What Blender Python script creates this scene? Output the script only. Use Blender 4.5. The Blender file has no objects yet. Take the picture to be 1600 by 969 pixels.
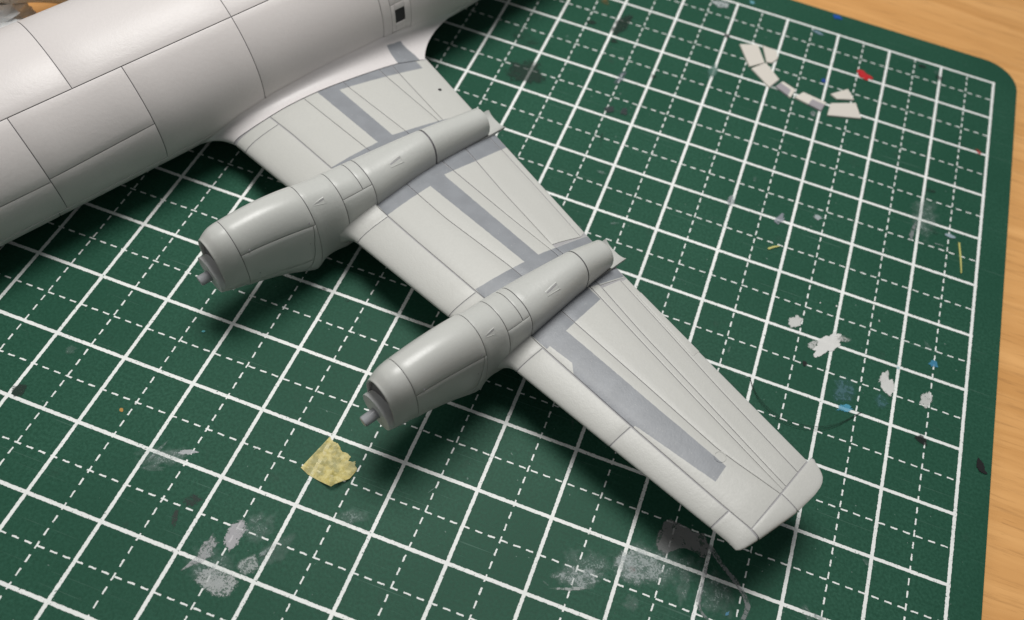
import bpy, bmesh, math, random
import numpy as np
from mathutils import Matrix, Vector, noise

# 1 Blender unit = 1 cm (the printed squares of the cutting mat are 1 cm)
scene = bpy.context.scene
scene.unit_settings.system = 'METRIC'
scene.unit_settings.scale_length = 0.01
col = scene.collection
random.seed(7)

# ------------------------------------------------------------------ camera
cam_d = bpy.data.cameras.new('camera')
cam = bpy.data.objects.new('camera', cam_d)
col.objects.link(cam)
scene.camera = cam
CR = np.array([[0.93879, 0.329387, 0.100885], [0.333548, -0.79589, -0.505277], [-0.086138, 0.507999, -0.85704]])
CC = (-4.8718, -14.6055, 10.0527)
m = Matrix.Identity(4)
for i in range(3):
    m[i][0] = CR[0][i]; m[i][1] = -CR[1][i]; m[i][2] = -CR[2][i]; m[i][3] = CC[i]
cam.matrix_world = m
cam_d.sensor_fit = 'HORIZONTAL'
cam_d.sensor_width = 36.0
cam_d.lens = 1300.0 / 1600.0 * 36.0
cam_d.shift_x = -(855.65 - 800.0) / 1600.0
cam_d.shift_y = (539.7 - 484.5) / 1600.0
cam_d.clip_start = 0.1
cam_d.clip_end = 500.0
cam_d.dof.use_dof = True
cam_d.dof.focus_distance = 10.6
cam_d.dof.aperture_fstop = 0.26

# ------------------------------------------------------------------ light
world = bpy.data.worlds.new('World'); scene.world = world
world.use_nodes = True
bg = world.node_tree.nodes['Background']
bg.inputs[0].default_value = (0.93, 0.96, 1.0, 1)
bg.inputs[1].default_value = 0.13


def area_light(name, loc, target, size, power, color):
    d = bpy.data.lights.new(name, 'AREA'); d.shape = 'RECTANGLE'
    d.size = size[0]; d.size_y = size[1]; d.energy = power; d.color = color
    o = bpy.data.objects.new(name, d); col.objects.link(o)
    o.location = loc
    o.rotation_euler = (Vector(target) - Vector(loc)).to_track_quat('-Z', 'Y').to_euler()
    return o


area_light('desk_lamp', (-9.2, -2.6, 25.0), (-9, -9, 0), (11.0, 8.0), 6500.0, (1.0, 0.985, 0.955))
area_light('room_lamp', (-45.0, -30.0, 42.0), (-9, -8, 0), (22.0, 22.0), 3000.0, (1.0, 0.96, 0.90))

vs = scene.view_settings
vs.view_transform = 'Standard'; vs.look = 'None'; vs.gamma = 1.0; vs.use_curve_mapping = False
vs.exposure = 0.0

# ------------------------------------------------------------------ node helpers


class NT:
    def __init__(s, name):
        s.mat = bpy.data.materials.new(name); s.mat.use_nodes = True
        s.nt = s.mat.node_tree; s.nt.nodes.clear()
        s.out = s.nt.nodes.new('ShaderNodeOutputMaterial')

    def n(s, t, **kw):
        nd = s.nt.nodes.new(t)
        for k, v in kw.items():
            setattr(nd, k, v)
        return nd

    def put(s, sock, v):
        if v is None:
            return
        if hasattr(v, 'links') or isinstance(v, bpy.types.NodeSocket):
            s.nt.links.new(v, sock)
        else:
            if isinstance(v, (tuple, list)) and len(v) == 3 and sock.type == 'RGBA':
                v = (*v, 1)
            sock.default_value = v

    def math(s, op, a, b=None, c=None, clamp=False):
        nd = s.n('ShaderNodeMath', operation=op, use_clamp=clamp)
        s.put(nd.inputs[0], a); s.put(nd.inputs[1], b); s.put(nd.inputs[2], c)
        return nd.outputs[0]

    def vmath(s, op, a, b=None):
        nd = s.n('ShaderNodeVectorMath', operation=op)
        s.put(nd.inputs[0], a); s.put(nd.inputs[1], b)
        return nd.outputs['Value'] if op in ('DOT_PRODUCT', 'LENGTH') else nd.outputs['Vector']

    def mix(s, f, a, b):
        nd = s.n('ShaderNodeMix', data_type='RGBA')
        s.put(nd.inputs['Factor'], f); s.put(nd.inputs['A'], a) if False else None
        s.put(nd.inputs[0], f); s.put(nd.inputs[6], a); s.put(nd.inputs[7], b)
        return nd.outputs[2]

    def noise(s, vec, scale, detail=2.0, rough=0.5):
        nd = s.n('ShaderNodeTexNoise')
        s.put(nd.inputs['Vector'], vec); nd.inputs['Scale'].default_value = scale
        nd.inputs['Detail'].default_value = detail; nd.inputs['Roughness'].default_value = rough
        return nd.outputs['Fac']

    def ramp(s, v, lo, hi, a=0.0, b=1.0):
        nd = s.n('ShaderNodeMapRange', interpolation_type='SMOOTHSTEP')
        s.put(nd.inputs[0], v); nd.inputs[1].default_value = lo; nd.inputs[2].default_value = hi
        nd.inputs[3].default_value = a; nd.inputs[4].default_value = b
        return nd.outputs[0]

    def obj(s):
        return s.n('ShaderNodeTexCoord').outputs['Object']

    def bsdf(s, color, rough=0.5, spec=0.5, normal=None, **kw):
        b = s.n('ShaderNodeBsdfPrincipled')
        s.put(b.inputs['Base Color'], color); s.put(b.inputs['Roughness'], rough)
        b.inputs['Specular IOR Level'].default_value = spec
        s.put(b.inputs['Normal'], normal)
        for k, v in kw.items():
            s.put(b.inputs[k.replace('_', ' ')], v)
        return b

    def bump(s, h, strength, dist, normal=None):
        nd = s.n('ShaderNodeBump'); nd.inputs['Strength'].default_value = strength
        nd.inputs['Distance'].default_value = dist
        s.put(nd.inputs['Height'], h); s.put(nd.inputs['Normal'], normal)
        return nd.outputs[0]

    def done(s, shader):
        s.nt.links.new(shader if isinstance(shader, bpy.types.NodeSocket) else shader.outputs[0], s.out.inputs['Surface'])
        return s.mat


LIGHT = (0.515, 0.515, 0.488)
GREY = (0.50, 0.50, 0.485)
STRIPE = (0.222, 0.234, 0.253)


def convex_mask(t, xy, polys):
    """1 inside any of the convex polygons (x, y) in the model's own plan coordinates"""
    best = None
    for P in polys:
        cx = sum(p[0] for p in P) / len(P); cy = sum(p[1] for p in P) / len(P)
        inside = None
        for (x0, y0), (x1, y1) in zip(P, P[1:] + P[:1]):
            nx, ny = -(y1 - y0), (x1 - x0)
            L = math.hypot(nx, ny); nx /= L; ny /= L
            dd = nx * x0 + ny * y0
            if nx * cx + ny * cy - dd < 0:
                nx, ny, dd = -nx, -ny, -dd
            e = t.math('SUBTRACT', t.vmath('DOT_PRODUCT', xy, (nx, ny, 0)), dd)
            inside = e if inside is None else t.math('MINIMUM', inside, e)
        best = inside if best is None else t.math('MAXIMUM', best, inside)
    return t.ramp(best, -0.004, 0.004)


def paint(name, base, polys=None, rough=0.40, grain=1.0):
    t = NT(name)
    co = t.obj()
    big = t.noise(co, 1.3, 3.0)
    fine = t.noise(co, 55.0, 2.0)
    c = t.mix(t.ramp(big, 0.3, 0.7), tuple(v * 0.965 for v in base), tuple(min(1, v * 1.03) for v in base))
    c = t.mix(t.math('MULTIPLY', t.ramp(t.noise(co, 30.0, 3.0, 0.7), 0.35, 0.68), 0.5), tuple(v * 0.95 for v in base), c)
    sr = t.math('MULTIPLY_ADD', fine, 0.12, rough - 0.06)
    if polys:
        wob = t.n('ShaderNodeTexNoise'); t.put(wob.inputs['Vector'], co)
        wob.inputs['Scale'].default_value = 14.0
        off = t.vmath('MULTIPLY', t.vmath('SUBTRACT', wob.outputs['Color'], (0.5, 0.5, 0.5)), (0.012, 0.012, 0))
        mk = convex_mask(t, t.vmath('ADD', co, off), polys)
        sc = t.mix(t.ramp(t.noise(co, 4.0, 4.0), 0.35, 0.7), STRIPE, tuple(v * 1.12 for v in STRIPE))
        spk = t.ramp(t.noise(co, 38.0, 1.0), 0.70, 0.76)
        sc = t.mix(t.math('MULTIPLY', spk, 0.22), sc, base)
        c = t.mix(mk, c, sc)
    # faint specks of dust under the paint
    spot = t.ramp(t.noise(co, 21.0, 1.0), 0.80, 0.84)
    c = t.mix(t.math('MULTIPLY', spot, 0.12), c, (0.25, 0.25, 0.25))
    h = t.math('ADD', t.math('MULTIPLY', fine, 0.6), t.math('MULTIPLY', t.noise(co, 18.0, 3.0), 0.8))
    nb = t.bump(h, 0.35 * grain, 0.006)
    return t.done(t.bsdf(c, sr, 0.40, nb))


def plain(name, base, rough=0.5, spec=0.4, var=0.1, scale=8.0, bump=0.0, bscale=30.0, **kw):
    t = NT(name); co = t.obj()
    f = t.noise(co, scale, 4.0)
    c = t.mix(f, tuple(v * (1 - var) for v in base), tuple(min(1, v * (1 + var)) for v in base))
    nb = t.bump(t.noise(co, bscale, 3.0), bump, 0.01) if bump else None
    return t.done(t.bsdf(c, rough, spec, nb, **kw))


WING_POLYS = [
    [(-4.37, 1.1), (-4.495, 2.9), (-4.755, 2.9), (-4.66, 1.1)],
    [(-4.39, 1.1), (-4.39, 1.485), (-6.09, 1.755), (-6.14, 1.1)],
    [(-3.70, 2.74), (-4.76, 2.775), (-4.76, 3.4), (-3.70, 3.4)],
    [(-4.75, 2.77), (-6.4, 3.05), (-6.4, 3.4), (-4.75, 3.4)],
    [(-3.785, 3.3), (-3.785, 3.935), (-4.86, 3.88), (-4.86, 3.3)],
    [(-4.85, 3.3), (-4.85, 3.87), (-5.4, 3.875), (-6.4, 3.945), (-6.4, 3.3)],
    [(-4.555, 3.8), (-4.85, 3.8), (-4.965, 5.9), (-4.735, 5.9)],
    [(-3.925, 5.655), (-4.97, 5.755), (-4.97, 6.4), (-3.925, 6.4)],
    [(-4.96, 5.75), (-6.1, 5.94), (-6.1, 6.4), (-4.96, 6.4)],
    [(-3.995, 6.3), (-4.03, 6.94), (-4.41, 6.895), (-5.12, 6.82), (-5.12, 6.3)],
    [(-5.11, 6.3), (-5.14, 6.58), (-5.74, 6.735), (-5.9, 6.3)],
    [(-4.085, 6.9), (-4.14, 7.30), (-4.43, 7.30), (-4.40, 6.88)],
    [(-4.14, 7.29), (-4.045, 7.42), (-4.09, 8.42), (-4.50, 8.42), (-4.43, 7.29)],
    [(-4.125, 8.41), (-4.33, 9.545), (-4.575, 9.50), (-4.50, 8.41)],
]
FAIR_POLYS = [[(-5.83, 1.18), (-6.10, 1.18), (-6.17, 1.44), (-6.19, 1.7), (-5.80, 1.7), (-5.82, 1.37)]]

M_WING = paint('wing_paint', LIGHT, WING_POLYS, 0.44, 1.4)
M_FAIR = paint('fairing_paint', (0.67, 0.64, 0.635), FAIR_POLYS, 0.36)
M_FUS = paint('fuselage_paint', (0.645, 0.61, 0.597), None, 0.43)
M_NAC = paint('nacelle_paint', (0.50, 0.508, 0.485), None, 0.36, 1.2)
M_COWL = paint('cowl_paint', (0.505, 0.512, 0.488), None, 0.34, 0.5)
M_WASH = plain('panel_line_wash', (0.17, 0.165, 0.175), 0.6)
M_WASH2 = plain('pale_wash_and_scoop_shade', (0.34, 0.335, 0.345), 0.6)
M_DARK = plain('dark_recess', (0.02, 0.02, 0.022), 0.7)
M_METAL = plain('shaft_grey', (0.33, 0.34, 0.355), 0.35, 0.5, 0.08)
M_DISC = plain('gearbox_grey', (0.54, 0.55, 0.545), 0.45, 0.4, 0.12, 5.0)

# ------------------------------------------------------------------ mesh helpers


def link(name, me, mat, parent=None):
    o = bpy.data.objects.new(name, me); col.objects.link(o)
    if mat and not me.materials:
        me.materials.append(mat)
    if parent is not None:
        o.parent = parent
    return o


def tag(o, label=None, cat=None, group=None, kind=None):
    if label: o['label'] = label
    if cat: o['category'] = cat
    if group: o['group'] = group
    if kind: o['kind'] = kind
    return o


def mesh(name, V, F, smooth=True, angle=35):
    me = bpy.data.meshes.new(name)
    me.from_pydata([tuple(map(float, v)) for v in V], [], F)
    me.validate()
    if smooth:
        me.polygons.foreach_set('use_smooth', [True] * len(me.polygons))
        if angle:
            me.set_sharp_from_angle(angle=math.radians(angle))
    me.update()
    return me


def grid_faces(nu, nv, cu=False, cv=False, off=0, flip=False):
    F = []
    for i in range(nu if cu else nu - 1):
        for j in range(nv if cv else nv - 1):
            a = i * nv + j; b = ((i + 1) % nu) * nv + j
            c_ = ((i + 1) % nu) * nv + (j + 1) % nv; d = i * nv + (j + 1) % nv
            q = [a + off, b + off, c_ + off, d + off]
            F.append(q[::-1] if flip else q)
    return F


def fix_normals(me):
    bm = bmesh.new(); bm.from_mesh(me)
    bmesh.ops.recalc_face_normals(bm, faces=bm.faces)
    bm.to_mesh(me); bm.free()


def panel(f, nu, nv, parent, mat, gap=0.022, depth=0.02, bev=0.010, outward=(0, 0, 1), name='panel'):
    """one skin panel on the surface f(s, t): own edges, rounded rim, walls going down into the joint"""
    def P(s, t): return np.array(f(s, t), float)
    lu = sum(np.linalg.norm(P((i + 1) / 8, .5) - P(i / 8, .5)) for i in range(8)) + 1e-6
    lv = sum(np.linalg.norm(P(.5, (i + 1) / 8) - P(.5, i / 8)) for i in range(8)) + 1e-6

    def axis(n, L):
        e = min(.3, gap / 2 / L); b = min(.15, bev / L)
        core = list(np.linspace(e + b, 1 - e - b, n))
        return [e, e] + core + [1 - e, 1 - e]
    S = axis(nu, lu); T = axis(nv, lv)
    NS, NTt = len(S), len(T)
    V = []
    h = 1e-3
    for i, s in enumerate(S):
        for j, t in enumerate(T):
            p = P(s, t)
            n = np.cross(P(min(1, s + h), t) - P(max(0, s - h), t), P(s, min(1, t + h)) - P(s, max(0, t - h)))
            L = np.linalg.norm(n)
            n = n / L if L > 1e-12 else np.array(outward if not callable(outward) else outward(p), float)
            ov = np.array(outward(p) if callable(outward) else outward, float)
            if n @ ov < 0: n = -n
            k = min(i, j, NS - 1 - i, NTt - 1 - j)
            V.append(p - n * (depth if k == 0 else 0.0028 if k == 1 else 0.0))
    me = mesh(name, V, grid_faces(NS, NTt), True, 50)
    p = P(.5, .5); ov = np.array(outward(p) if callable(outward) else outward, float)
    mid = me.polygons[len(me.polygons) // 2]
    if np.dot(np.array(mid.normal), ov) < 0:
        me.flip_normals()
    return link(name, me, mat, parent)


def tube(name, pts, rad, n=10, mat=None, parent=None, caps=True):
    pts = [Vector(p) for p in pts]; V = []; F = []
    for i, p in enumerate(pts):
        d = (pts[min(i + 1, len(pts) - 1)] - pts[max(i - 1, 0)]).normalized()
        u = d.orthogonal().normalized() if i == 0 else (u - d * u.dot(d)).normalized()
        w = d.cross(u)
        r = rad[i] if isinstance(rad, (list, tuple)) else rad
        for k in range(n):
            a = 2 * math.pi * k / n
            V.append(p + u * (r * math.cos(a)) + w * (r * math.sin(a)))
    F = grid_faces(len(pts), n, cv=True)
    if caps:
        F.append(list(range(n))[::-1]); F.append([(len(pts) - 1) * n + k for k in range(n)])
    me = mesh(name, V, F); fix_normals(me); me.set_sharp_from_angle(angle=math.radians(40))
    return link(name, me, mat, parent)


# ------------------------------------------------------------------ setting: wooden table
def wood_material():
    t = NT('wood_table'); co = t.obj()
    st = t.vmath('MULTIPLY', co, (0.16, 1.0, 1.0))
    warp = t.noise(st, 0.7, 3.0)
    y = t.n('ShaderNodeSeparateXYZ'); t.put(y.inputs[0], co)
    yy = t.math('ADD', y.outputs[1], t.math('MULTIPLY', warp, 1.6))
    cmb = t.n('ShaderNodeCombineXYZ'); t.put(cmb.inputs[0], t.math('MULTIPLY', y.outputs[0], 0.05)); t.put(cmb.inputs[1], yy)
    band = t.noise(cmb.outputs[0], 1.3, 5.0, 0.65)
    fine = t.noise(t.vmath('MULTIPLY', co, (0.55, 9.0, 1.0)), 2.2, 4.0, 0.6)
    c = t.mix(t.ramp(band, 0.35, 0.68), (0.67, 0.335, 0.11), (0.84, 0.455, 0.17))
    c = t.mix(t.math('MULTIPLY', t.ramp(fine, 0.50, 0.72), 0.5), c, (0.42, 0.205, 0.07))
    pore = t.ramp(t.noise(t.vmath('MULTIPLY', co, (1.4, 22.0, 1.0)), 3.0, 2.0), 0.66, 0.74)
    c = t.mix(t.math('MULTIPLY', pore, 0.25), c, (0.25, 0.12, 0.045))
    knot = t.ramp(t.noise(t.vmath('MULTIPLY', co, (0.5, 1.2, 1.0)), 0.9, 2.0), 0.66, 0.75)
    c = t.mix(t.math('MULTIPLY', knot, 0.35), c, (0.30, 0.15, 0.06))
    nb = t.bump(fine, 0.12, 0.01)
    return t.done(t.bsdf(c, 0.42, 0.35, nb))


V = [(-60, -60, -0.22), (60, -60, -0.22), (60, 60, -0.22), (-60, 60, -0.22),
     (-60, -60, -2.2), (60, -60, -2.2), (60, 60, -2.2), (-60, 60, -2.2)]
tt = link('table_top', mesh('table_top', V, [[0, 1, 2, 3], [7, 6, 5, 4], [0, 4, 5, 1], [1, 5, 6, 2], [2, 6, 7, 3], [3, 7, 4, 0]], False), wood_material())
tag(tt, 'light orange wooden table top with horizontal grain', kind='structure')

# ------------------------------------------------------------------ cutting mat
GX0, GY0 = -14.0, -20.0


def mat_material():
    t = NT('cutting_mat_green'); co = t.obj()
    wob = t.n('ShaderNodeTexNoise'); t.put(wob.inputs['Vector'], co); wob.inputs['Scale'].default_value = 30.0
    cw = t.vmath('ADD', co, t.vmath('MULTIPLY', t.vmath('SUBTRACT', wob.outputs['Color'], (0.5, 0.5, 0.5)), (0.018, 0.018, 0)))
    sp = t.n('ShaderNodeSeparateXYZ'); t.put(sp.inputs[0], cw)
    X, Y = sp.outputs[0], sp.outputs[1]

    def dist_int(v, off):
        fr = t.math('FRACT', t.math('ADD', v, 100.5 + off))
        return t.math('ABSOLUTE', t.math('SUBTRACT', fr, 0.5))

    def inside(v, lo, hi, e):
        return t.math('MULTIPLY', t.math('GREATER_THAN', v, lo - e), t.math('LESS_THAN', v, hi + e))

    inb = t.math('MULTIPLY', inside(X, GX0, 0, 0.028), inside(Y, GY0, 0, 0.028))
    lx = t.ramp(dist_int(X, 0), 0.0255, 0.0205); ly = t.ramp(dist_int(Y, 0), 0.0255, 0.0205)
    solid = t.math('MAXIMUM', lx, ly)

    def dashed(a, b, salt):
        line = t.ramp(dist_int(a, 0.5), 0.0120, 0.0080)
        wn = t.n('ShaderNodeTexWhiteNoise', noise_dimensions='1D')
        t.put(wn.inputs['W'], t.math('ADD', t.math('FLOOR', t.math('ADD', a, 50.0)), salt))
        ph = t.math('MULTIPLY', wn.outputs['Value'], 0.34)
        fr = t.math('FRACT', t.math('ADD', t.math('MULTIPLY', t.math('ADD', b, 40.0), 5.97), ph))
        d = t.math('ABSOLUTE', t.math('SUBTRACT', fr, 0.5))
        return t.math('MULTIPLY', line, t.ramp(d, 0.29, 0.26))
    dash = t.math('MAXIMUM', dashed(X, Y, 3.3), dashed(Y, X, 17.7))
    ink = t.math('MULTIPLY', t.math('MAXIMUM', solid, dash), inb)
    # worn print: pin holes and rubbed stretches
    pin = t.ramp(t.noise(co, 34.0, 2.0, 0.6), 0.40, 0.30, 0.0, 1.0)
    rub = t.ramp(t.noise(co, 1.7, 3.0), 0.42, 0.62, 0.25, 0.95)
    ink = t.math('MULTIPLY', ink, t.math('SUBTRACT', 1.0, t.math('MULTIPLY', pin, rub)))
    # green rubber with dirt, fine grain and knife scratches
    g = t.mix(t.ramp(t.noise(co, 0.55, 4.0), 0.3, 0.72), (0.0215, 0.087, 0.055), (0.032, 0.111, 0.072))
    gr = t.noise(co, 26.0, 3.0, 0.6)
    g = t.mix(t.ramp(gr, 0.25, 0.8), (0.015, 0.066, 0.040), g)
    scr = None
    for k, (a, s1, s2) in enumerate([(0.5, 0.30, 30.0), (-0.9, 0.22, 36.0), (1.9, 0.35, 26.0)]):
        mp = t.n('ShaderNodeMapping'); t.put(mp.inputs[0], co)
        mp.inputs['Rotation'].default_value = (0, 0, a); mp.inputs['Location'].default_value = (k * 7.0, k * 3.0, 0)
        mp.inputs['Scale'].default_value = (s1, s2, 1)
        s_ = t.math('MULTIPLY', t.ramp(t.noise(mp.outputs[0], 1.0, 1.0), 0.71, 0.75), t.ramp(t.noise(co, 0.9 + k * .3, 2.0), 0.44, 0.60))
        scr = s_ if scr is None else t.math('MAXIMUM', scr, s_)
    g = t.mix(t.math('MULTIPLY', scr, 0.30), g, (0.13, 0.22, 0.18))
    fleck = t.ramp(t.noise(co, 15.0, 1.0), 0.775, 0.80)
    g = t.mix(t.math('MULTIPLY', fleck, 0.4), g, (0.30, 0.36, 0.34))
    dirt = t.ramp(t.noise(co, 2.1, 4.0, 0.6), 0.62, 0.8)
    g = t.mix(t.math('MULTIPLY', dirt, 0.35), g, (0.035, 0.05, 0.042))
    inkc = t.mix(t.ramp(t.noise(co, 1.1, 3.0), 0.35, 0.75), (0.78, 0.80, 0.78), (0.86, 0.87, 0.85))
    c = t.mix(ink, g, inkc)
    h = t.math('ADD', t.math('MULTIPLY', gr, 0.5), t.math('MULTIPLY', scr, -0.5))
    nb = t.bump(t.math('ADD', h, t.math('MULTIPLY', ink, 0.25)), 0.35, 0.012)
    rough = t.math('MULTIPLY_ADD', gr, 0.15, 0.45)
    return t.done(t.bsdf(c, rough, 0.12, nb))


def rounded_outline(x0, x1, y0, y1, r, n=14):
    pts = []
    for cx, cy, a0 in ((x1 - r, y1 - r, 0), (x0 + r, y1 - r, 90), (x0 + r, y0 + r, 180), (x1 - r, y0 + r, 270)):
        for k in range(n + 1):
            a = math.radians(a0 + 90 * k / n)
            pts.append((cx + r * math.cos(a), cy + r * math.sin(a)))
    return pts


def slab(name, outline, z0, z1, mat, parent=None, bev=0.0):
    n = len(outline); V = []; F = []
    cx = sum(p[0] for p in outline) / n; cy = sum(p[1] for p in outline) / n
    rings = [(z0, 0), (z1 - bev, 0), (z1, bev)] if bev else [(z0, 0), (z1, 0)]
    for z, ins in rings:
        for x, y in outline:
            dx, dy = cx - x, cy - y; L = math.hypot(dx, dy) or 1
            V.append((x + dx / L * ins, y + dy / L * ins, z))
    k = len(rings)
    for r in range(k - 1):
        for i in range(n):
            F.append([r * n + i, r * n + (i + 1) % n, (r + 1) * n + (i + 1) % n, (r + 1) * n + i])
    F.append([(k - 1) * n + i for i in range(n)]); F.append([i for i in range(n)][::-1])
    me = mesh(name, V, F, True, 30); fix_normals(me); me.set_sharp_from_angle(angle=math.radians(30))
    return link(name, me, mat, parent)


mat_o = slab('cutting_mat', rounded_outline(-14.45, 0.45, -20.5, 0.63, 0.66), -0.216, 0.0, mat_material(), None, 0.012)
tag(mat_o, 'green cutting mat with white centimetre grid lying on the wooden table', 'cutting mat')

# ---- paint stains on the mat (thin films of dried paint, parts of the mat)
_stain_m = {}


def stain_material(color, cover, scale):
    key = (color, cover, scale)
    if key in _stain_m: return _stain_m[key]
    t = NT('dried_paint'); co = t.obj()
    at = t.n('ShaderNodeAttribute', attribute_name='m')
    nz = t.noise(co, scale * 1.25, 5.0, 0.75)
    nz2 = t.noise(co, scale * 0.3, 3.0, 0.6)
    v = t.math('ADD', t.math('MULTIPLY_ADD', t.math('SUBTRACT', nz, 0.5), 2.6, t.math('MULTIPLY', t.math('SUBTRACT', nz2, 0.5), 1.4)),
               t.math('MULTIPLY', t.math('SUBTRACT', at.outputs['Fac'], 1.0), 0.9))
    th = 0.22 - 1.6 * cover
    a = t.ramp(v, th - 0.10, th + 0.14)
    film = t.math('MULTIPLY', t.ramp(t.math('ADD', at.outputs['Fac'], t.math('MULTIPLY', t.math('SUBTRACT', nz2, 0.5), 1.6)), 0.35, 1.15), max(0.0, min(0.30, 0.10 + cover * 0.35)))
    cvar = t.mix(nz2, tuple(c * 0.82 for c in color), color)
    b = t.bsdf(cvar, 0.55, 0.3, t.bump(nz, 0.3, 0.01))
    tr = t.n('ShaderNodeBsdfTransparent')
    mx = t.n('ShaderNodeMixShader')
    t.put(mx.inputs[0], t.math('MAXIMUM', film, t.math('MULTIPLY', a, max(0.25, min(1.0, 0.38 + cover * 0.78)))))
    t.nt.links.new(tr.outputs[0], mx.inputs[1]); t.nt.links.new(b.outputs[0], mx.inputs[2])
    _stain_m[key] = t.done(mx.outputs[0])
    return _stain_m[key]


_sz = [0.003]


def stain_poly(pts, color, cover=0.45, scale=22.0, rough=0.04, label=None, soft=0.35):
    """a film with the outline pts; attribute m falls from 1 inside to 0 on the rim"""
    _sz[0] += 0.00022
    P = []
    n0 = len(pts)
    for i in range(n0):
        a = Vector((*pts[i], 0)); b = Vector((*pts[(i + 1) % n0], 0))
        k = max(2, int((b - a).length / 0.05))
        for j in range(k):
            q = a.lerp(b, j / k)
            q = q + Vector((noise.noise(q * 9.0), noise.noise(q * 9.0 + Vector((7, 3, 1))), 0)) * rough
            P.append(q)
    c = sum(P, Vector()) / len(P)
    V = []; F = []; mv = []
    n = len(P)
    for s, mm in ((1.0, 0.0), (1.0 - soft * 0.5, 0.55), (1.0 - soft, 1.0), (0.4, 1.0)):
        for q in P:
            w = c.lerp(q, s); V.append((w.x, w.y, _sz[0])); mv.append(mm)
    V.append((c.x, c.y, _sz[0])); mv.append(1.0)
    for r in range(3):
        for i in range(n):
            F.append([r * n + i, r * n + (i + 1) % n, (r + 1) * n + (i + 1) % n, (r + 1) * n + i])
    for i in range(n): F.append([3 * n + i, 3 * n + (i + 1) % n, 4 * n])
    me = mesh('paint_stain', V, F, False)
    at = me.attributes.new('m', 'FLOAT', 'POINT'); at.data.foreach_set('value', mv)
    o = link('paint_stain', me, stain_material(color, cover, scale), mat_o)
    if label: o['label'] = label
    return o


def stain(x, y, rx, ry, rot, color, cover=0.45, scale=22.0, soft=0.45, label=None):
    pts = []
    a0 = math.radians(rot)
    NK = 30 if max(rx, ry) > .06 else 12
    for k in range(NK):
        a = 2 * math.pi * k / NK
        r = 1 + 0.40 * noise.noise(Vector((x * 3 + 1.3 * math.cos(a), y * 3 + 1.3 * math.sin(a), rx * 10))) + 0.30 * noise.noise(Vector((x * 7 + 3.5 * math.cos(a), y * 5 + 3.5 * math.sin(a), 4.0)))
        u, v = rx * r * math.cos(a), ry * r * math.sin(a)
        pts.append((x + u * math.cos(a0) - v * math.sin(a0), y + u * math.sin(a0) + v * math.cos(a0)))
    return stain_poly(pts, color, cover, scale, 0.02, label, soft)


WHITE = (0.78, 0.78, 0.76); LILAC = (0.52, 0.50, 0.54); PALE = (0.50, 0.56, 0.56)
BLACK = (0.012, 0.012, 0.013); SOOT = (0.022, 0.04, 0.032); BLUE = (0.07, 0.30, 0.50); RED = (0.52, 0.025, 0.03)
# chalky lilac patch at the lower left
stain_poly([(-8.517, -12.33), (-8.39, -12.42), (-8.38, -12.64), (-8.434, -12.81), (-8.61, -12.72), (-8.61, -12.55)], (0.60, 0.58, 0.61), 0.36, 30)
stain_poly([(-8.72, -12.62), (-8.60, -12.72), (-8.57, -12.89), (-8.66, -13.04), (-8.88, -13.24), (-8.76, -12.97), (-8.80, -12.79)], (0.60, 0.59, 0.61), 0.22, 30)
stain_poly([(-8.73, -13.11), (-8.545, -12.98), (-8.24, -12.98), (-8.08, -13.07), (-8.14, -13.25), (-8.19, -13.33), (-8.43, -13.32), (-8.67, -13.26)], (0.62, 0.64, 0.64), 0.27, 30, label='chalky grey paint patch at the lower left')
stain_poly([(-8.28, -12.80), (-8.147, -12.70), (-8.02, -12.77), (-8.0, -12.95), (-8.15, -13.0), (-8.31, -12.92)], (0.6, 0.64, 0.63), 0.2, 28)
stain(-7.95, -12.6, 0.3, 0.16, 60, PALE, -0.05, 24)
stain(-9.75, -12.0, 0.34, 0.09, 25, PALE, 0.06, 24); stain(-9.55, -11.86, 0.14, 0.035, 22, (0.6, 0.62, 0.64), 0.4, 20)
stain(-9.82, -12.2, 0.16, 0.06, 20, PALE, 0.0, 24)
stain(-9.16, -12.39, 0.13, 0.10, 30, (0.035, 0.04, 0.04), 0.22, 26); stain(-9.23, -12.66, 0.05, 0.17, 20, (0.05, 0.045, 0.045), 0.2, 18)
stain(-11.91, -11.9, 0.12, 0.10, 0, SOOT, 0.35, 12)
stain(-10.6, -11.67, 0.028, 0.022, 0, (0.55, 0.30, 0.08), 0.6, 10, label='tiny ochre paint dot')
stain(-9.15, -9.02, 0.10, 0.03, 20, BLACK, 0.2, 20); stain(-8.75, -9.06, 0.06, 0.03, 20, BLACK, 0.2, 20)
# milky film and glue strings under the wing tip
GLUE = (0.34, 0.33, 0.335)
stain_poly([(-3.687, -10.568), (-3.597, -10.448), (-3.453, -10.456), (-3.257, -10.508), (-3.1, -10.489), (-2.98, -10.653), (-2.967, -10.8),
            (-3.06, -10.82), (-3.172, -10.768), (-3.365, -10.791), (-3.50, -10.90), (-3.55, -10.995), (-3.653, -10.912), (-3.712, -10.769)], GLUE, 0.26, 8, 0.03, 'smooth grey glue film beside the wing tip', 0.12)
stain(-3.76, -11.17, 0.46, 0.27, 18, (0.58, 0.64, 0.64), 0.17, 34); stain(-3.95, -11.22, 0.18, 0.28, 10, (0.58, 0.64, 0.64), 0.14, 30)
stain(-4.45, -11.6, 0.38, 0.19, 25, (0.58, 0.64, 0.64), 0.14, 30); stain(-4.5, -11.76, 0.30, 0.03, 22, (0.6, 0.63, 0.62), 0.22, 22)
stain(-3.75, -11.66, 0.12, 0.14, 0, PALE, -0.02, 26); stain(-3.2, -11.25, 0.10, 0.28, 10, PALE, 0.0, 26)
stain(-3.85, -11.27, 0.06, 0.05, 0, (0.22, 0.13, 0.12), 0.1, 20)


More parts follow.
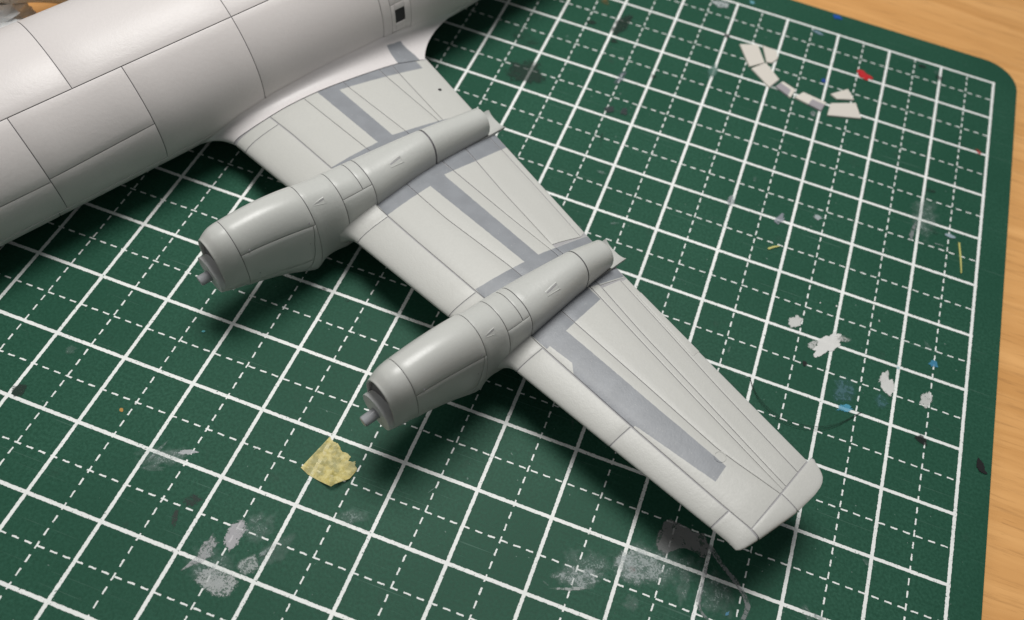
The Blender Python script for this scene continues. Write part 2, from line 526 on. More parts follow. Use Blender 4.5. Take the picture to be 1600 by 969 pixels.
def ribbon(pts, w, color, cover, scale=16):
    L = [Vector((*p, 0)) for p in pts]; dense = []
    for i in range(len(L) - 1):
        p0 = L[max(0, i - 1)]; p1 = L[i]; p2 = L[i + 1]; p3 = L[min(len(L) - 1, i + 2)]
        for k in range(6):
            t = k / 6
            dense.append(0.5 * ((2 * p1) + (p2 - p0) * t + (2 * p0 - 5 * p1 + 4 * p2 - p3) * t * t + (3 * p1 - p0 - 3 * p2 + p3) * t ** 3))
    dense.append(L[-1])
    _sz[0] += 0.00022
    V = []; F = []; mv = []
    for i, p in enumerate(dense):
        d = (dense[min(i + 1, len(dense) - 1)] - dense[max(0, i - 1)]).normalized(); s = Vector((-d.y, d.x, 0))
        ww = w * (1 + 0.35 * noise.noise(p * 5))
        for k, mm in ((-1, 0), (-.4, 1), (.4, 1), (1, 0)):
            q = p + s * ww * k; V.append((q.x, q.y, _sz[0])); mv.append(mm)
    me = mesh('paint_stain', V, grid_faces(len(dense), 4, flip=True), False)
    at = me.attributes.new('m', 'FLOAT', 'POINT'); at.data.foreach_set('value', mv)
    return link('paint_stain', me, stain_material(color, cover, scale), mat_o)


ribbon([(-3.02, -10.62), (-2.803, -10.811), (-2.572, -10.964), (-2.416, -11.141), (-2.403, -11.291), (-2.474, -11.489), (-2.62, -11.56)], 0.050, (0.34, 0.35, 0.36), 0.22)
ribbon([(-3.0, -10.72), (-2.989, -11.143), (-2.981, -11.374), (-2.876, -11.488), (-2.749, -11.536), (-2.62, -11.56)], 0.042, (0.34, 0.35, 0.36), 0.16)
stain(-2.62, -11.35, 0.05, 0.02, 60, BLUE, 0.4, 20)
# white dabs right of the wing
stain(-2.60, -6.84, 0.105, 0.135, -20, WHITE, 0.48, 26, 0.35)
stain(-2.075, -7.05, 0.14, 0.30, -32, WHITE, 0.66, 20, 0.25, label='thick white paint dab right of the wing')
stain(-2.27, -7.11, 0.06, 0.12, -20, WHITE, 0.30, 30); stain(-1.87, -6.85, 0.16, 0.08, 10, WHITE, 0.20, 34)
stain(-1.13, -7.37, 0.105, 0.17, 20, WHITE, 0.58, 22, 0.3); stain(-1.20, -7.26, 0.05, 0.15, -25, WHITE, 0.42, 30)
stain(-0.56, -7.41, 0.09, 0.18, -20, WHITE, 0.40, 36, 0.3); stain(-1.386, -6.309, 0.02, 0.025, 0, WHITE, 0.4, 20)
stain(-2.06, -6.3, 0.015, 0.015, 0, WHITE, 0.6, 20); stain(-2.3, -6.35, 0.012, 0.012, 0, WHITE, 0.6, 20)
stain(-0.526, -6.75, 0.08, 0.07, 10, BLUE, 0.40, 20, label='small blue paint spot near the mat border')
stain(-1.67, -8.0, 0.15, 0.07, 20, (0.10, 0.42, 0.62), 0.36, 20); stain(-1.72, -7.72, 0.22, 0.28, 0, (0.10, 0.22, 0.26), 0.16, 12)
stain(-1.16, -7.68, 0.12, 0.16, 0, (0.10, 0.24, 0.28), 0.12, 14); stain(-1.02, -7.01, 0.04, 0.04, 0, (0.3, 0.55, 0.65), 0.2, 20)
stain(-0.556, -8.07, 0.13, 0.07, -25, BLACK, 0.42, 26); stain(-2.34, -7.50, 0.045, 0.045, 0, BLACK, 0.5, 26)
stain(0.28, -8.16, 0.055, 0.10, 15, BLACK, 0.85, 10, 0.15, label='black paint blot on the right border of the mat'); stain(0.345, -8.23, 0.03, 0.02, 0, BLACK, 0.8, 10)
stain(-2.36, -0.93, 0.14, 0.085, -25, RED, 0.8, 10, 0.15, label='red paint spot near the far corner of the grid')
stain(-0.16, -1.99, 0.10, 0.045, -50, RED, 0.32, 20); stain(-3.07, -1.42, 0.05, 0.06, 0, (0.02, 0.07, 0.32), 0.6, 16)
stain(-3.1, 0.50, 0.09, 0.06, 0, (0.02, 0.10, 0.45), 0.6, 14); stain(-3.38, -0.14, 0.15, 0.05, -10, (0.28, 0.40, 0.52), 0.35, 18)
stain(-4.75, 0.15, 0.06, 0.05, 0, (0.2, 0.5, 0.6), 0.5, 18)
stain(-5.30, -0.17, 0.22, 0.13, 15, (0.66, 0.70, 0.72), 0.30, 18)
stain(-3.2, -5.0, 0.07, 0.16, -15, (0.36, 0.38, 0.44), 0.35, 18); stain(-4.03, -4.95, 0.08, 0.15, 10, (0.36, 0.40, 0.42), 0.28, 20)
stain(-2.62, -4.68, 0.075, 0.07, 0, (0.50, 0.56, 0.58), 0.42, 16); stain(-0.48, -4.16, 0.12, 0.05, 0, (0.42, 0.52, 0.60), 0.45, 16)
stain(-1.09, -4.3, 0.05, 0.28, -5, (0.34, 0.36, 0.37), 0.24, 20); stain(-1.0, -3.75, 0.05, 0.35, -8, (0.30, 0.40, 0.37), 0.05, 24)
stain(-0.63, -4.42, 0.10, 0.03, 0, PALE, 0.2, 24); stain(-3.10, -2.35, 0.06, 0.11, -10, (0.34, 0.38, 0.38), 0.25, 20)
stain(-8.08, -3.62, 0.45, 0.42, 20, SOOT, 0.28, 9, 0.5); stain(-8.40, -2.80, 0.35, 0.35, 0, SOOT, 0.05, 8, 0.5)
stain(-6.88, -1.65, 0.16, 0.42, -10, SOOT, 0.34, 14, 0.4); stain(-7.42, -1.82, 0.11, 0.07, 0, SOOT, 0.4, 16); stain(-6.88, -2.12, 0.09, 0.07, 0, SOOT, 0.4, 16)
stain(-6.44, -3.83, 0.11, 0.10, 0, (0.05, 0.06, 0.065), 0.4, 14); stain(-6.21, -3.77, 0.08, 0.12, 0, (0.05, 0.06, 0.065), 0.4, 14)
stain(-7.37, -1.15, 0.13, 0.10, 0, (0.22, 0.14, 0.05), 0.2, 12)
stain(-4.99, -1.02, 0.07, 0.07, 0, BLACK, 0.4, 20); stain(-5.02, -2.1, 0.11, 0.26, 0, (0.10, 0.22, 0.18), 0.35, 14)
stain(-6.5, -3.0, 0.08, 0.28, -10, (0.20, 0.22, 0.27), 0.22, 20); stain(-5.97, -2.7, 0.07, 0.06, 0, BLACK, 0.25, 22)
stain(-1.02, -0.36, 0.08, 0.11, 40, BLACK, 0.28, 22); stain(-1.37, -0.17, 0.10, 0.06, 0, SOOT, 0.45, 18)
stain(-11.67, -11.16, 0.10, 0.08, 20, PALE, -0.05, 30); stain(-10.28, -10.27, 0.03, 0.02, 0, (0.1, 0.4, 0.45), 0.4, 20)
stain(-3.9, -1.9, 0.35, 0.16, -20, (0.10, 0.17, 0.15), 0.15, 12); stain(-0.9, -3.3, 0.12, 0.06, 0, SOOT, 0.2, 20)

# light scuffs and rubbed specks scattered over the used mat
rs = random.Random(21)
for k in range(46):
    x, y = rs.uniform(-13.2, 0.3), rs.uniform(-14.5, 0.4)
    L = rs.uniform(.04, .22)
    stain(x, y, L, L * rs.uniform(.10, .5), rs.uniform(0, 180), rs.choice([PALE, (0.42, 0.48, 0.48), (0.55, 0.60, 0.60), SOOT, (0.30, 0.36, 0.36)]), rs.uniform(-.04, .16), rs.uniform(24, 40))
for x, y, rx, ry, a in ((-8.3, -12.45, .35, .22, 40), (-8.6, -13.0, .42, .34, 10), (-3.5, -11.1, .8, .42, 15), (-4.4, -11.45, .5, .3, 20), (-2.8, -11.2, .35, .4, 0), (-9.8, -12.05, .4, .2, 20), (-0.95, -3.9, .3, .7, 0), (-7.3, -11.9, .3, .15, 30)):
    stain(x, y, rx, ry, a, (0.46, 0.54, 0.53), 0.02, 34, 0.6)

# ------------------------------------------------------------------ model airplane
RF = 1.18
AX = np.array([[-0.47606, 0.87899, 0.02741], [-0.87911, -0.47485, -0.04098], [-0.023, -0.04361, 0.99878]])
plane = bpy.data.objects.new('model_airplane', None); col.objects.link(plane)
pm = Matrix.Identity(4)
for i in range(3):
    for j in range(3): pm[i][j] = AX[i][j]
pm[0][3], pm[1][3], pm[2][3] = -13.79, -9.54, 1.18
plane.matrix_world = pm
plane.empty_display_size = 0.5
tag(plane, 'unfinished light grey plastic model airplane with two engines per wing lying on the green mat', 'model airplane')
# model axes: x to the nose, y to the port wing tip, z up; origin on the fuselage axis


def le(y): return float(np.interp(y, [0, 1.304, 10.31, 11], [-2.81, -2.953, -3.965, -4.04]))
def te(y): return float(np.interp(y, [0, 1.6, 6.71, 10.11, 11], [-6.48, -6.294, -5.69, -5.44, -5.38]))


ZR = -0.74; DI = math.tan(math.radians(5))
def zref(y): return ZR + DI * y
def naca(t, th): return 5 * th * (.2969 * math.sqrt(max(t, 0)) - .126 * t - .3516 * t * t + .2843 * t ** 3 - .1036 * t ** 4)


def z_up(x, y):
    L = le(y); T = te(y); ch = L - T; t = min(1, max(0, (L - x) / ch))
    return zref(y) + ch * (naca(t, .125) + .018 * 4 * t * (1 - t)) + .012 * t


def wing_q(q, y, inset=0.0):
    """signed contour: q = +1 upper trailing edge, 0 leading edge, -1 lower trailing edge"""
    L = le(y); T = te(y); ch = L - T; t = q * q
    n = naca(t, .125 if q >= 0 else .095)
    z = zref(y) + ch * ((n if q >= 0 else -n) + .018 * 4 * t * (1 - t)) + (.012 * t if q >= 0 else -.012 * t)
    return np.array([L - ch * t, y, z])


def lin(ys, xs): return lambda y: float(np.interp(y, ys, xs))


SPAR = lin([1.33, 1.84, 2.72, 3.73, 4.5, 5.66, 6.69, 8.38, 9.86, 10.2], [-3.57, -3.63, -3.69, -3.77, -3.82, -3.91, -4.0, -4.09, -4.19, -4.22])
LB = lin([1.33, 2.8, 3.68, 4.47, 5.71, 6.57, 7.94, 9.34, 10.12], [-4.15, -4.29, -4.32, -4.36, -4.52, -4.56, -4.62, -4.67, -4.81])
LC = lin([1.54, 2.86, 3.6, 4.95, 5.87, 6.61, 7.64, 8.59, 10.1], [-4.83, -4.96, -5.0, -5.09, -5.17, -5.15, -5.06, -4.98, -4.875])
LD = lin([1.69, 2.86, 3.62, 4.55, 5.74, 6.64, 7.59, 8.67, 10.1], [-5.46, -5.51, -5.46, -5.34, -5.235, -5.28, -5.16, -5.07, -4.94])
LE1 = lin([1.3, 1.8, 2.84, 3.4], [-5.72, -5.67, -5.58, -5.54])
LE2 = lin([3.3, 3.71, 3.98, 4.82, 5.85, 6.4], [-5.97, -5.93, -5.91, -5.82, -5.69, -5.63])
LE3 = lin([6.2, 6.71, 7.75, 8.7, 10.08], [-5.66, -5.59, -5.47, -5.35, -5.21])
YF = lambda x: float(np.interp(-x, [2.95, 3.2, 3.44, 3.9, 4.44, 5.1, 5.8, 6.31], [1.30, 1.345, 1.36, 1.36, 1.38, 1.43, 1.475, 1.60]))
YT = lambda x: float(np.interp(-x, [3.9, 4.22, 5.31, 5.5], [10.22, 10.2, 10.11, 10.10]))
UPW = (0, 0, 1)


def build_wing():
    # core: closed body below the skin panels, shows only in the joints and from below
    ys = [0.3, 0.9, 1.3, 1.8, 2.6, 3.4, 4.2, 5.0, 5.8, 6.6, 7.4, 8.2, 9.0, 9.6, 10.12]
    qs = [math.copysign(abs(v) ** 1.0, v) for v in np.linspace(1, -1, 49)]
    V = []
    for y in ys:
        for q in qs:
            p = wing_q(q, y)
            if q > -0.36:
                a = wing_q(min(1, q + .01), y) - wing_q(max(-1, q - .01), y)
                n = np.array([a[2], 0, -a[0]]); n /= np.linalg.norm(n) + 1e-9
                if n[2] < 0 and q > .2: n = -n
                if q <= .2 and n[0] < 0: n = -n
                ch = le(y) - te(y)
                p = p - n * min(.013, .3 * (naca(q * q, .22) * ch + .02))
            V.append(p)
    nq = len(qs)
    for k in range(1, 7):           # rounded tip
        a = k / 6 * math.pi / 2
        for q in qs:
            p = tip_pt(q, math.sin(a), math.cos(a), 0.012); V.append(p)
    F = grid_faces(len(ys) + 6, nq, cv=True)
    F.append(list(range(nq)))
    me = mesh('wing', V, F); fix_normals(me); me.set_sharp_from_angle(angle=math.radians(40))
    wing = link('wing', me, M_WASH2, plane)

    def strip(fa, fb, y0, y1, nv=14, nu=5, gap=.012):
        def f(s, t):
            a0 = y0 if not callable(y0) else y0((fa(1.5) * (1 - s) + fb(1.5) * s))
            a1 = y1 if not callable(y1) else y1((fa(10.1) * (1 - s) + fb(10.1) * s))
            y = a0 + (a1 - a0) * t
            x = fa(y) * (1 - s) + fb(y) * s
            return (x, y, z_up(x, y))
        return panel(f, nu, nv, wing, M_WING, gap, .017, .009, UPW)
    secs = [(YF, 3.37, LE1), (3.37, 6.33, LE2), (6.33, YT, LE3)]
    for k, (y0, y1, e) in enumerate(secs):
        strip(SPAR, LB, y0, y1)
        strip(LB, LC, y0, y1)
        if k == 0:
            strip(LC, LD, y0, y1); strip(LD, e, y0, y1); strip(e, te, y0, y1)
        else:
            strip(LC, LD, y0, y1)
            strip(LD, e, y0 if k == 1 else (lambda x: float(np.interp(-x, [5.1, 5.8], [6.60, 6.76]))),
                  y1 if k == 2 else (lambda x: float(np.interp(-x, [5.0, 5.9], [5.73, 5.90]))))
            strip(e, te, y0 if k == 1 else (lambda x: float(np.interp(-x, [5.1, 5.8], [6.60, 6.76]))),
                  y1 if k == 2 else (lambda x: float(np.interp(-x, [5.0, 5.9], [5.73, 5.90]))))
    # closing strips between aileron / flap ends and the outer nacelle
    for ya, yb in ((lambda x: float(np.interp(-x, [5.0, 5.9], [5.73, 5.90])), 6.33), (6.33, lambda x: float(np.interp(-x, [5.1, 5.8], [6.60, 6.76])))):
        def f(s, t, ya=ya, yb=yb):
            x = LD(6.33) * (1 - s) + te(6.33) * s
            a = ya(x) if callable(ya) else ya; b = yb(x) if callable(yb) else yb
            y = a + (b - a) * t; xx = LD(y) * (1 - s) + te(y) * s
            return (xx, y, z_up(xx, y))
        panel(f, 6, 4, wing, M_WING, .02, .017, .009, UPW)
    # leading-edge skins wrap round the nose of the wing
    ribs = [1.335, 1.565, 2.95, 3.68, 3.955, 5.695, 6.02, 6.64, 6.89, 8.395, 9.885]
    for i in range(len(ribs) - 1):
        y0, y1 = ribs[i], ribs[i + 1]
        if (y0, y1) in ((2.95, 3.68), (6.02, 6.64)): continue      # inside the nacelles
        bulge = {(3.68, 3.955): 0, (6.64, 6.89): 0, (5.695, 6.02): 1}.get((y0, y1))

        def f(s, t, y0=y0, y1=y1, bulge=bulge):
            ya = y0
            if i0 == 0: ya = float(np.interp(s, [0, .6, 1], [1.36, 1.34, 1.305]))
            y = ya + (y1 - ya) * t
            ch = le(y) - te(y)
            qa = math.sqrt((le(y) - SPAR(y)) / ch)
            q = qa * (1 - s) - (.36 if bulge is None else .85) * s
            p = wing_q(q, y)
            if bulge is not None:
                tau = t if bulge == 0 else 1 - t
                a = wing_q(q + .01, y) - wing_q(q - .01, y)
                n = np.array([a[2], 0, -a[0]]); n /= np.linalg.norm(n)
                if n[0] < -0.2 or (n[2] < 0 and q > .15): n = -n
                p = p + n * (.19 * max(0, 1 - tau * 1.02) ** 2.4) * (0.35 + .65 * min(1, s * 2.2))
            return p
        i0 = i
        me_o = panel(f, 14, 10 if y1 - y0 > .5 else 8, wing, M_WING, .017, .019, .009,
                     lambda p: (0.75, 0, 0.66) if p[0] > SPAR(p[1]) + .25 else (0, 0, 1))
    # wing tip in three pieces
    for q0, q1 in ((.10, None), (None, None), (None, None)): pass
    xs = [(-3.90, -4.22), (-4.22, -4.82), (-4.82, -5.50)]
    for k, (xa, xb) in enumerate(xs):
        def f(s, t, xa=xa, xb=xb, k=k):
            a = t * math.pi / 2 * .98
            if k == 0:       # nose piece: runs from the last rib round the corner
                q = .43 * s - .36 * (1 - s)
                if t < .5:
                    return wing_q(q, 9.885 + (10.12 - 9.885) * t / .5)
                a = (t - .5) / .5 * math.pi / 2 * .98
                return tip_pt(q, math.sin(a), math.cos(a), 0, 10.12)
            else:
                L0, T0 = le(10.15), te(10.15)
                x = xa + (xb - xa) * s
                q = math.sqrt(min(1, max(0, (L0 - x) / (L0 - T0))))
            return tip_pt(q, math.sin(a), math.cos(a), 0)
        panel(f, 10 if k < 2 else 26, 16 if k == 0 else 8, wing, M_WING, .018, .012, .008, lambda p: (.7 if p[0] > -4.1 else 0, .35, 1.0))
    # trim tab on the aileron, fuel cap ring and a drain hole
    def ftab(s, t):
        y = 7.05 + (8.2 - 7.05) * t; xa = LE3(y) - .035; xb = te(y) - .004
        x = xa + (xb - xa) * s
        return (x, y, z_up(x, y) + .006)
    panel(ftab, 3, 8, wing, M_WING, .004, .010, .006, UPW, 'trim_tab')
    V = []
    for k in range(28):
        a = 2 * math.pi * k / 28
        for r, h in ((.062, .001), (.066, .005), (.074, .005), (.078, .001)):
            x, y = -4.61 + r * math.cos(a), 9.37 + r * math.sin(a); V.append((x, y, z_up(x, y) + h))
    link('filler_cap', mesh('filler_cap', V, grid_faces(28, 4, cu=True)), M_WING, wing)
    V = [(-5.99, 2.32, z_up(-5.99, 2.32) + .004)]
    for k in range(12):
        a = 2 * math.pi * k / 12; x, y = -5.99 + .03 * math.cos(a), 2.32 + .03 * math.sin(a)
        V.append((x, y, z_up(x, y) + .0035))
    link('drain_hole', mesh('drain_hole', V, [[0, 1 + k, 1 + (k + 1) % 12] for k in range(12)]), M_DARK, wing)
    return wing


def tip_end(x):
    return float(np.interp(-x, [3.85, 3.93, 4.0, 4.23, 4.78, 5.15, 5.28, 5.36, 5.42, 5.46, 5.485, 5.50], [10.17, 10.24, 10.30, 10.35, 10.43, 10.435, 10.42, 10.395, 10.355, 10.30, 10.24, 10.16]))


def tip_pt(q, sn, cs, inset, ya=None):
    y0 = 10.12
    b = wing_q(q, y0)
    x = b[0] + (-.015 if q * q > .8 else 0) * sn
    tq = q * q
    ext = -0.06 * max(0, (tq - .8) / .2)      # tip sticks out a little behind the trailing edge
    x = x + ext * min(1, sn * 6)
    ya = YT(x) if ya is None else ya
    y = ya + (tip_end(x) - ya) * sn
    zc = zref(y) + (le(y0) - te(y0)) * .018 * 4 * tq * (1 - tq)
    zb = b[2] - (zref(y0) + (le(y0) - te(y0)) * .018 * 4 * tq * (1 - tq))
    return np.array([x - (inset if q * q > .9 else -inset * 0), y - inset, zc + (zb - math.copysign(inset, zb) * 1.0) * (cs ** .75 if cs > 0 else 0)])


wing_port = build_wing()

# ---------------------------------------------------------------- fuselage


def fus_r(x):
    """radius and centre height along the fuselage"""
    r = float(np.interp(x, [-19, -16, -13, -10.5, -8.5, -7.5, 1.6, 2.6, 3.4, 4.0, 4.4, 4.6], [.16, .42, .74, 1.0, 1.15, 1.18, 1.18, 1.10, .92, .66, .38, .02]))
    zc = float(np.interp(x, [-19, -13, -10, -7.5, 1.6, 4.6], [.75, .38, .12, 0, 0, -.30]))
    return r, zc


def build_fuselage():
    xs = list(np.linspace(4.6, 1.62, 16)) + [1.6] + list(np.linspace(1.5, -8.4, 34)) + [-8.5] + list(np.linspace(-8.52, -19, 22))
    V = []; n = 72
    for x in xs:
        r, zc = fus_r(x)
        if -8.5 < x < 1.6: r -= .014
        for k in range(n):
            a = 2 * math.pi * k / n; V.append((x, r * math.cos(a), zc + r * math.sin(a)))
    F = grid_faces(len(xs), n, cv=True); F.append(list(range(n))); F.append([(len(xs) - 1) * n + k for k in range(n)])
    me = mesh('fuselage', V, F); fix_normals(me)
    me.materials.append(M_WASH); me.materials.append(M_FUS)
    for p in me.polygons:
        cx = p.center[0]; p.material_index = 0 if -8.5 < cx < 1.6 else 1
    fus = link('fuselage', me, None, plane)

    def fp(xa, xb, a0, a1, gap=.0115, nu=6, nv=None, name='panel', lift=0.0):
        def f(s, t):
            x0 = xa(s, t) if callable(xa) else xa; x1 = xb(s, t) if callable(xb) else xb
            b0 = a0(s) if callable(a0) else a0; b1 = a1(s) if callable(a1) else a1
            x = x0 + (x1 - x0) * s; a = math.radians(b0 + (b1 - b0) * t)
            r, zc = fus_r(x)
            return (x, (r + lift) * math.cos(a), zc + (r + lift) * math.sin(a))
        da = abs((a1(0) if callable(a1) else a1) - (a0(0) if callable(a0) else a0))
        return panel(f, nu, nv or max(4, int(da / 5)), fus, M_FUS, gap, .018, .009,
                     lambda p: (0, p[1], p[2] - 0.0), name)
    # crown
    cx = [1.6, -1.40, -3.66, -6.3, -8.5]
    for i in range(4): fp(cx[i], cx[i + 1], 52.3, 127.7)
    for sgn in (1, -1):
        def A(v, sgn=sgn): return v if sgn > 0 else 180 - v
        # side rows
        fp(1.6, -0.57, A(7.5), A(52.3)); fp(1.6, -0.57, A(-25), A(7.5))
        l2 = lambda s, A=A: A(9.6 + 2.9 * s)
        fp(-0.57, -2.06, l2, A(52.3)); fp(-0.57, -2.06, A(-25), l2)
        fp(-2.06, -3.66, A(-25), A(52.3))
        fp(-3.66, -5.80, A(-25), A(52.3), nu=8)
        # row with the door: pieces round the door opening
        fp(-5.80, -5.965, A(-25), A(52.3), gap=.010); fp(-6.33, -8.5, A(-25), A(52.3), nu=8, gap=.010)
        fp(-5.965, -6.33, A(14.5), A(52.3), gap=.010); fp(-5.965, -6.33, A(-25), A(-10), gap=.010)
        # door with its window opening
        D0, D1, W0, W1 = -5.965, -6.33, -6.035, -6.215
        fp(D0, W0, A(-10), A(14.5), gap=.004, name='door'); fp(W1, D1, A(-10), A(14.5), gap=.004, name='door')
        fp(W0, W1, A(9.5), A(14.5), gap=.0, name='door'); fp(W0, W1, A(-10), A(-2.5), gap=.0, name='door')
        V = []
        for x in (W0 + .01, W1 - .01):
            for a in np.linspace(-4, 11, 5):
                aa = math.radians(A(a)); V.append((x, (RF - .0115) * math.cos(aa), (RF - .0115) * math.sin(aa)))
        link('window', mesh('window', V, grid_faces(2, 5)), M_DARK, fus)
        # belly seam: a thin raised line
        pts = [(x, (RF + .001) * math.cos(math.radians(A(-25))), (RF + .001) * math.sin(math.radians(A(-25)))) for x in np.linspace(1.6, -8.4, 30)]
        tube('belly_seam', pts, .008, 6, M_FUS, fus)
    # belly
    bx = [1.6, -0.45, -1.95, -3.66, -5.8, -8.5]
    for i in range(5): fp(bx[i], bx[i + 1], -25, -155)
    # wing root fairings
    for sgn in (1, -1):
        N, K = 46, 12
        V = []
        for i in range(N):
            q = .995 - (0.995 + .62) * i / (N - 1)
            q = math.copysign(abs(q), q)
            xb0 = wing_q(q, 1.4)[0]; yb = YF(xb0)
            B = wing_q(q, yb)
            xa = -float(np.interp(-B[0], [2.95, 3.2, 4.0, 5.2, 5.9, 6.20, 6.31], [2.60, 3.02, 3.95, 5.4, 6.55, 7.3, 7.9]))
            if q >= 0:
                ph = float(np.interp(-xa, [2.60, 2.85, 3.2, 3.8, 4.6, 5.8, 6.6, 7.2, 7.9], [-35, -25, -16, -10, -8, -9, -15, -22, -31]))
            else:
                ph = -35 - 38 * min(1, abs(q) / .5)
            ra, za = fus_r(xa); ra += .003
            A_ = np.array([xa, ra * math.cos(math.radians(ph)), za + ra * math.sin(math.radians(ph))])
            yc = math.sqrt(max(.2, ra * ra - B[2] ** 2)) + .015
            dn = wing_q(q, yb) - wing_q(q, yb - .2)
            Cc = np.array([B[0] + .3 * (xa - B[0]), max(yc, 1.03), B[2] * .93 + A_[2] * .07])
            for k in range(K):
                t = k / (K - 1)
                V.append((1 - t) ** 2 * A_ + 2 * t * (1 - t) * Cc + t * t * (B + np.array([0, -.006, .003 if q >= 0 else -.003])))
        # skirt under the outer rim so that the edge has thickness
        base = len(V)
        for i in range(N):
            p = np.array(V[i * K + K - 1]); q = .995 - (0.995 + .62) * i / (N - 1)
            V.append(p + np.array([-.02 if q < .1 else 0, -.01, -.03 if q > 0 else .03]))
        F = grid_faces(N, K)
        for i in range(N - 1): F.append([i * K + K - 1, (i + 1) * K + K - 1, base + i + 1, base + i])
        V = [(v[0], v[1] * sgn, v[2]) for v in V]
        me = mesh('wing_root_fairing', V, F, True, 60); fix_normals(me)
        p0 = me.polygons[(N // 3) * (K - 1) + 5]
        if p0.normal[2] < 0: me.flip_normals()
        link('wing_root_fairing', me, M_FAIR, plane)
    return fus


fus = build_fuselage()

# ---------------------------------------------------------------- nacelles
U = [0.0, 0.35, 1.0, 1.5, 1.86, 2.0, 2.08, 2.5, 3.0, 4.0, 5.0]
TOP = [0.92, 0.995, 1.03, 1.02, 0.955, 0.915, 0.895, 0.80, 0.712, 0.628, 0.43]
BOT = [0.03, -0.05, -0.15, -0.35, -0.57, -0.60, -0.51, -0.51, -0.46, -0.12, -0.02]
WID = [0.265, 0.292, 0.318, 0.345, 0.362, 0.366, 0.355, 0.352, 0.335, 0.242, 0.195]
ZCN = [0.30, 0.36, 0.44, 0.34, 0.25, 0.22, 0.23, 0.28, 0.345, 0.31, 0.20]


def hermite(u, xs, ys):
    xs = np.array(xs); ys = np.array(ys); u = min(max(u, xs[0]), xs[-1])
    d = np.gradient(ys, xs)
    i = min(len(xs) - 2, int(np.searchsorted(xs, u, side='right') - 1))
    h = xs[i + 1] - xs[i]; t = (u - xs[i]) / h
    return float((2 * t ** 3 - 3 * t ** 2 + 1) * ys[i] + (t ** 3 - 2 * t ** 2 + t) * h * d[i] + (-2 * t ** 3 + 3 * t ** 2) * ys[i + 1] + (t ** 3 - t ** 2) * h * d[i + 1])


